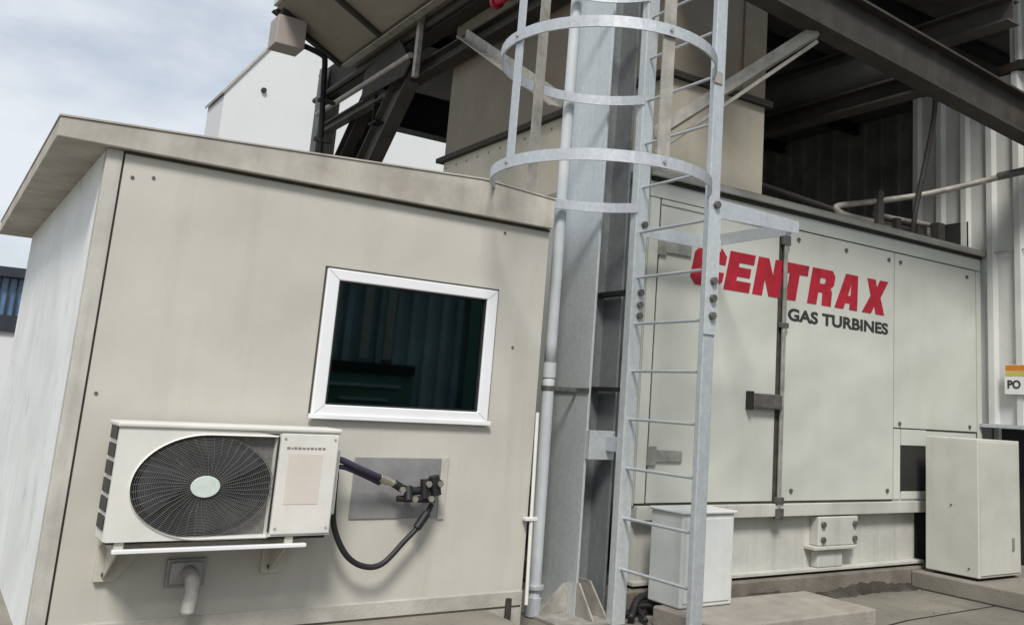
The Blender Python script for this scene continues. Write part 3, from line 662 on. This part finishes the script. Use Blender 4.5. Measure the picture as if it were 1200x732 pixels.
# ------------------------------------------------------------------ overhead platform and steel
pf = thing('steel_platform', 'dark overhead steel platform roofing the plant', 'platform', (8.8, 4.2, 7.2))
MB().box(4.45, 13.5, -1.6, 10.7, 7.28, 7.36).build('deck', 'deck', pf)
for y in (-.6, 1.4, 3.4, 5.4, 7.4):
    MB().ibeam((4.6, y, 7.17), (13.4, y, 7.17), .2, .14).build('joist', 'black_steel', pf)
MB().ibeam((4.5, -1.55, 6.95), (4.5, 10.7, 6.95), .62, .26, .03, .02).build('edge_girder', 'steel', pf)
MB().box(4.355, 4.369, -1.5, 10.6, 6.68, 7.22).build('fascia_plate', 'steel', pf)
MB().tube([(4.33, -1.5, 6.72), (4.33, 10.6, 6.72)], .05, 10).build('edge_pipe', 'steel_mid', pf)

def beam(name, p0, p1, h, w, m_, label, group=None, tf=.025, tw=.02, up=(0, 0, 1), cat='beam'):
    return solo(MB().ibeam(p0, p1, h, w, tf, tw, up), name, m_, label, cat, group)
G = 'steel members under the platform'
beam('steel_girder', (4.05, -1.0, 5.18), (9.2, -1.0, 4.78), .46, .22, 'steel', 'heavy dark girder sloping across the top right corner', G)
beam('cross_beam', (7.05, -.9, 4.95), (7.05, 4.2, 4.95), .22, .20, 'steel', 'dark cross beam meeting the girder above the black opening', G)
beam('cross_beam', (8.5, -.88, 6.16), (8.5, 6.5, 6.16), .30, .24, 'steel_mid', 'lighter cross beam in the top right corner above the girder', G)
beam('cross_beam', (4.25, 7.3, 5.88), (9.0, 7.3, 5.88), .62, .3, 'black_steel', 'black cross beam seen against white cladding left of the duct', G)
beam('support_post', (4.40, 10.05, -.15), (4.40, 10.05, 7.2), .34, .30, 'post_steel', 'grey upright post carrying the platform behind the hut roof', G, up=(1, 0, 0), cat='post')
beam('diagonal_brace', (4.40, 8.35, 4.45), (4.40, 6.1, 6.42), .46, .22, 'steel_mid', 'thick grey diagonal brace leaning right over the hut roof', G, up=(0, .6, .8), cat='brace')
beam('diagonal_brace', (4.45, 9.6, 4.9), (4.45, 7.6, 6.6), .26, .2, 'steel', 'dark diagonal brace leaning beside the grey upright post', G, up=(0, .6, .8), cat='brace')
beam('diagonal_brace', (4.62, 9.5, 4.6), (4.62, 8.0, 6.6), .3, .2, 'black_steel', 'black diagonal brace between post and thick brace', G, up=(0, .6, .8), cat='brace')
solo(MB().box(4.20, 4.27, 5.70, 5.80, 5.92, 7.05), 'hanger_post', 'galv_old', 'pale thin hanger rising from the thick brace to the hood', 'post', G, bevel=.005)
beam('chord_beam', (4.45, 6.9, 6.12), (4.45, -1.2, 6.12), .22, .2, 'steel', 'lower chord beam running under the edge girder towards the duct', G)
solo(MB().angle((4.30, 4.35, 6.10), (3.73, .88, 4.22), .13, .13, .014), 'angle_brace', 'galv_old', 'weathered angle iron brace running down behind the cage bars', 'brace', G)
solo(MB().angle((5.17, -1.0, 4.84), (4.02, -.20, 3.78), .10, .10, .012).angle((5.16, -1.0, 4.76), (4.06, -.17, 3.66), .03, .03, .01), 'angle_brace', 'galv_old', 'bright angle iron brace from girder down to behind ladder', 'brace', G)
solo(MB().tube([(7.3, 4.2, 5.28), (7.3, -.35, 5.28)], .27, 24), 'round_duct', 'steel_mid', 'dim round duct under the platform beside the square duct', 'duct', bevel=0)
solo(MB().prism([(7.45, 5.70), (8.75, 5.75), (8.1, 5.33), (7.66, 5.28)], 'y', .30, .33), 'metal_sheet', 'clad', 'pale panel wedge hanging below the heavy girder', 'panel')
solo(MB().tube(smooth_path([(8.58, .2, 5.62), (8.55, .2, 5.2), (8.42, .2, 4.7), (8.22, .2, 4.05), (8.14, .22, 3.61)], 6), .03, 8), 'hanging_cable', 'steel', 'dark cable bundle hanging in front of the ribbed wall', 'cable')
solo(MB().tube([(6.0, .9, 4.02), (7.4, .6, 3.82)], .03, 8), 'cross_pipe', 'steel', 'dim pipe low in the black opening over the enclosure roof', 'pipe')
solo(MB().prism([(7.75, 6.05), (6.1, 6.02), (5.9, 6.18), (6.4, 6.66), (7.75, 6.5)], 'x', 4.20, 4.225), 'gusset_plate', 'steel', 'dark gusset plate where the thick brace meets the girder', 'plate', G)
solo(MB().tube([(4.20, 9.9, 6.28), (4.20, 5.9, 6.28)], .045, 10), 'steel_pipe', 'galv_old', 'weathered pipe running below the dark girder by the hood', 'pipe', G)
beam('tie_beam', (4.30, 9.7, 5.98), (4.30, 7.0, 5.98), .16, .14, 'steel_mid', 'short grey tie between upright post and thick brace', G)
solo(MB().angle((4.12, 8.3, 6.70), (4.12, 0.8, 6.70), .12, .10, .015), 'edge_angle', 'galv_old', 'light weathered angle along the bottom edge of the tan hood', 'angle', G)
solo(MB().box(6.4, 6.5, 3.0, 3.1, 3.6, 7.2), 'prop_post', 'steel_mid', 'faint upright prop standing deep in the black opening', 'post', G)
# hood at the upper left
hood = thing('intake_hood', 'tan sloping intake hood jutting out over the sky at top', 'hood', (3.9, 7, 6.7))
MB().prism([(4.08, 6.87), (4.36, 6.87), (4.36, 9.2), (2.97, 9.2), (2.97, 7.47)], 'y', 0.5, 8.65).build('hood_shell', 'hood', hood)
for y in (6.85, 4.9, 2.9):
    MB().prism([(4.078, 6.80), (4.078, 6.869), (2.972, 7.469), (2.94, 7.40)], 'y', y, y + .09).build('rib', 'steel', hood)
MB().prism([(4.10, 6.80), (4.10, 6.867), (2.967, 7.467), (2.90, 7.42)], 'y', 8.58, 8.70).build('end_lip', 'steel', hood)
MB().box(2.90, 2.965, 0.5, 8.62, 7.50, 9.2).build('front_plate', 'enc', hood, bevel=.01)
lb_ = thing('junction_box', 'grey box hanging at the end of the tan hood against sky', 'box', (3.15, 8.5, 6.8))

# handrail on the enclosure roof
hr = thing('roof_handrail', 'grey tube handrail bent back over the enclosure roof', 'handrail', (8, .6, 3.6))
MB().tube(smooth_path([(7.95, .60, 3.80), (7.45, .60, 3.80), (7.30, .60, 3.83), (7.33, .6, 3.89), (7.95, .55, 4.05), (8.5, .15, 4.20), (9.12, -.72, 4.46)], 8), .035, 12).build('rail', 'galv_old', hr)
MB().tube(smooth_path([(8.0, .66, 3.92), (8.4, .66, 3.93), (8.9, .64, 3.95), (9.2, .62, 3.96)], 5), .03, 10).build('rail', 'galv_old', hr)
MB().box(7.90, 8.0, .50, .58, 3.60, 4.17).build('post', 'steel_mid', hr, bevel=.006)
MB().tube([(8.90, -.405, 4.375), (9.14, -.745, 4.468)], .046, 12).build('sleeve', 'handle', hr)
lp = thing('roof_pipework', 'low grey pipes and valves on the enclosure roof by the ribbed wall', 'pipes', (8.7, .5, 3.6))
MB().tube([(8.0, .62, 3.78), (9.2, .55, 3.78)], .035, 10).tube([(8.0, .9, 3.92), (9.2, .9, 3.92)], .03, 10).build('pipe', 'steel_mid', lp)
for q in ((8.55, 8.72, .42, .55, 3.61, 3.86), (8.95, 9.08, .42, .55, 3.605, 3.95), (8.25, 8.33, .5, .58, 3.605, 3.9)):
    MB().box(*q).build('valve_body', 'steel', lp, bevel=.01)

# red fitting near the top
rf_ = thing('red_valve', 'red valve fitting under the platform at the top edge', 'valve', (4.28, 3.4, 6.26))

# ------------------------------------------------------------------ ribbed building on the right
bw = thing('ribbed_building', 'ribbed grey metal building wall beside the enclosure', 'building', (9.5, -1.5, -.15))
sheet(MB(), 'y', -4.6, 1.02, 1.56, 5.75, 9.30, .06, .353, .075, .03, -1).build('cladding', 'clad', bw)
MB().box(9.18, 9.34, -4.6, .04, 1.515, 1.558).build('sill', 'galv_light', bw, bevel=.004)
MB().box(9.50, 9.6, -4.6, -.04, -.145, 1.51).build('opening_shade', 'darkgap', bw)  # near-black sheet, paints the shade of the opening below the cladding
MB().box(9.30, 9.40, .96, 1.02, 3.6, 5.75).build('edge_trim', 'clad', bw)
MB().box(9.257, 9.262, -4.6, 0.0, 3.555, 3.572).build('sheet_lap', 'cast', bw)
MB().box(9.245, 9.262, .22, .62, 3.62, 3.98).build('hole_shade_panel', 'darkgap', bw)  # near-black panel painting the dark inside of a hole in the cladding
sheet(MB(), 'y', -2.2, -.35, 5.9, 6.9, 9.30, .03, .2, .05, .03, -1).build('upper_cladding', 'clad', bw)
MB().box(9.22, 9.29, -4.6, 1.1, 5.76, 5.86).build('eaves_beam', 'steel', bw)
cv = thing('backing_wall', 'backing walls added to darken the space under the platform', 'wall', (10, 9, 0))  # backing walls added so the space under the platform stays dark
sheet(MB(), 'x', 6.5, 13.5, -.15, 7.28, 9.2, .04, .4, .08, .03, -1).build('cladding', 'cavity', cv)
sheet(MB(), 'y', 1.3, 9.1, -.15, 7.28, 13.4, .04, .4, .08, .03, -1).build('side_backing', 'cavity', cv)

sg = thing('warning_sign', 'small orange and white warning sign fixed on the ribbed wall', 'sign', (9.22, -.44, 1.9))

# ------------------------------------------------------------------ background
wbld = thing('white_building', 'white gabled building rising behind the hut roof', 'building', (12, 30, -.15))
MB().prism([(5.73, -.15), (5.73, 10.75), (12.0, 20.4), (18.3, 10.75), (18.3, -.15)], 'y', 25, 27.2).build('wall', 'white_clad', wbld)
MB().prism([(5.66, 10.66), (5.64, 10.74), (12.0, 20.53), (18.36, 10.74), (18.34, 10.66), (12, 20.41)], 'y', 24.93, 27.25).build('roof_trim', 'cast', wbld)
MB().tube([(6.9, 25, 11.1), (6.9, 24.9, 11.1)], .085, 10).build('vent', 'black', wbld)
gb = thing('glazed_building', 'distant white building with a dark band of blue windows at far left', 'building', (-6, 28, -.15))
MB().box(-16, 3.0, 25, 34, -.15, 2.55).build('base_wall', 'white_clad', gb)
MB().box(-16, 3.0, 24.9, 34, 2.551, 3.0).build('lower_band', 'slate', gb)
MB().box(-16, 3.0, 25.05, 34, 3.001, 4.05).build('window', 'blue_glass', gb)
MB().box(-16.2, 3.1, 24.7, 34, 4.051, 4.32).build('roof', 'slate', gb)
mu = MB()
for k in range(94): mu.box(-15.9 + k * .2, -15.86 + k * .2, 24.95, 25.04, 3.0, 4.05)
mu.build('mullion', 'slate', gb)
sh = thing('dark_shed', 'dark ribbed shed opposite, mirrored in the hut window', 'building', (8, -18, -.15))
sheet(MB(), 'x', -3, 26, -.15, 4.6, -16.0, .12, .42, .16, .03, 1).build('cladding', 'shed', sh)
MB().box(4.5, 9.15, -15.85, -15.72, 1.95, 2.2).build('rail_band', 'black', sh)
MB().box(4.5, 9.15, -15.88, -15.80, -.15, 1.94).build('sliding_door', 'green', sh)
MB().box(6.4, 8.8, -15.79, -15.7, 1.62, 1.70).build('door_bar', 'shed', sh)
MB().box(7.3, 8.5, -15.79, -15.7, 1.30, 1.36).build('door_bar', 'shed', sh)
for x in (5.2, 5.9, 6.9, 7.7, 8.3):
    MB().box(x, x + .22, -15.88, -15.8, 2.3, 4.5).build('post', 'cast', sh)
MB().box(10.55, 14.5, -15.86, -15.78, -.15, 4.5).build('roller_door', 'green', sh)
MB().box(-3.1, 26.1, -24, -15.7, 4.6, 4.75).build('roof', 'slate', sh)

# junction box + black pipe (placed in the plane of the hood end)
MB().box(2.93, 3.38, 8.30, 8.75, 6.80, 7.28).build('casing', 'lampbox', lb_, bevel=.012)
MB().box(3.0, 3.3, 8.4, 8.65, 7.281, 7.42).build('hanger', 'steel', lb_)
bp_ = thing('black_downpipe', 'black pipe bending down from the grey box to the hut roof', 'pipe', (3.85, 8.4, 3.0))
MB().tube(smooth_path([(3.39, 8.45, 6.92), (3.55, 8.42, 6.88), (3.72, 8.40, 6.82), (3.76, 8.4, 6.72), (3.78, 8.4, 6.4), (3.86, 8.4, 5.2), (3.95, 8.4, 3.0)], 6), .045, 10).build('pipe', 'black_steel', bp_)
MB().box(3.72, 4.0, 8.36, 8.44, 6.05, 6.10).build('clip', 'steel', bp_)
MB().box(3.74, 4.02, 8.36, 8.44, 5.40, 5.46).build('clip', 'steel', bp_)
MB().tube([(4.28, 3.1, 6.34), (4.28, 3.6, 6.34)], .06, 14).build('body', 'redfit', rf_)
MB().tube([(4.28, 3.15, 6.34), (4.28, 3.2, 6.34)], .09, 14).build('flange', 'redfit', rf_)
MB().tube([(4.28, 3.5, 6.34), (4.28, 3.55, 6.34)], .09, 14).build('flange', 'redfit', rf_)
MB().box(9.213, 9.222, -.62, -.262, 1.90, 2.235).build('board', 'sign_w', sg, bevel=.002)
MB().box(9.2105, 9.2128, -.615, -.275, 2.165, 2.23).build('orange_band', 'sign_o', sg)
MB().box(9.2105, 9.2128, -.615, -.275, 2.105, 2.158).build('yellow_band', 'sign_y', sg)
text_part('PO', -.30, -.46, 1.965, .095, 9.2105, 'lettering', 'blacktxt', sg, .03, axis='y')

# ------------------------------------------------------------------ world, sun, camera
w = bpy.data.worlds.new('World'); scene.world = w; w.use_nodes = True
N = w.node_tree.nodes; L = w.node_tree.links
bg = N['Background']
sky = N.new('ShaderNodeTexSky'); sky.sky_type = 'NISHITA'; sky.sun_disc = False
SUN_EL, SUN_AZ = R(50), R(-148)          # azimuth measured from +Y towards +X
sky.sun_elevation = SUN_EL; sky.sun_rotation = SUN_AZ
sky.air_density = 1.0; sky.dust_density = 2.0
tc = N.new('ShaderNodeTexCoord')
mp = N.new('ShaderNodeMapping'); mp.inputs['Scale'].default_value = (1, 1, 2.6)
nz = N.new('ShaderNodeTexNoise'); nz.inputs['Scale'].default_value = 3.4; nz.inputs['Detail'].default_value = 8; nz.inputs['Roughness'].default_value = .55
rg = N.new('ShaderNodeMapRange'); rg.inputs['From Min'].default_value = .40; rg.inputs['From Max'].default_value = .62; rg.inputs['To Min'].default_value = .56; rg.inputs['To Max'].default_value = .99
mx = N.new('ShaderNodeMix'); mx.data_type = 'RGBA'
L.new(tc.outputs['Generated'], mp.inputs['Vector']); L.new(mp.outputs['Vector'], nz.inputs['Vector'])
L.new(nz.outputs['Fac'], rg.inputs['Value']); L.new(rg.outputs['Result'], mx.inputs['Factor'])
L.new(sky.outputs['Color'], mx.inputs['A']); mx.inputs['B'].default_value = (7.2, 7.6, 8.1, 1)
L.new(mx.outputs['Result'], bg.inputs['Color'])
bg.inputs['Strength'].default_value = 0.11
sl = bpy.data.lights.new('sun', 'SUN'); sl.energy = 3.6; sl.angle = R(14); sl.color = (1.0, .96, .90)
so = bpy.data.objects.new('sun', sl); C.objects.link(so)
d = Vector((math.sin(SUN_AZ) * math.cos(SUN_EL), math.cos(SUN_AZ) * math.cos(SUN_EL), math.sin(SUN_EL)))
so.rotation_euler = d.to_track_quat('Z', 'Y').to_euler(); so.location = d * 40

cam = bpy.data.cameras.new('camera'); co = bpy.data.objects.new('camera', cam); C.objects.link(co)
RR = [[0.7944200489124911, 0.5860549658949674, -0.15948781406654194], [-0.6045472427849783, 0.7882626030061479, -0.11473752630701314], [0.058475782397123394, 0.1875677095126468, 0.9805095293882787]]
rt = Vector((RR[0][0], RR[1][0], RR[2][0])); fwd = Vector((RR[0][1], RR[1][1], RR[2][1])); up = Vector((RR[0][2], RR[1][2], RR[2][2]))
mw = Matrix((rt, up, -fwd)).transposed().to_4x4(); mw.translation = Vector((-.68987, -6.30829, 1.5))
co.matrix_world = mw
cam.sensor_fit = 'HORIZONTAL'; cam.sensor_width = 36; cam.lens = 1090.419 / 1200 * 36
cam.shift_x = (600 - 743.592) / 1200; cam.shift_y = (268.895 - 366) / 1200
cam.clip_start = .05; cam.clip_end = 500
scene.camera = co
scene.view_settings.view_transform = 'Standard'; scene.view_settings.look = 'None'
scene.view_settings.exposure = 0.03; scene.view_settings.gamma = 1
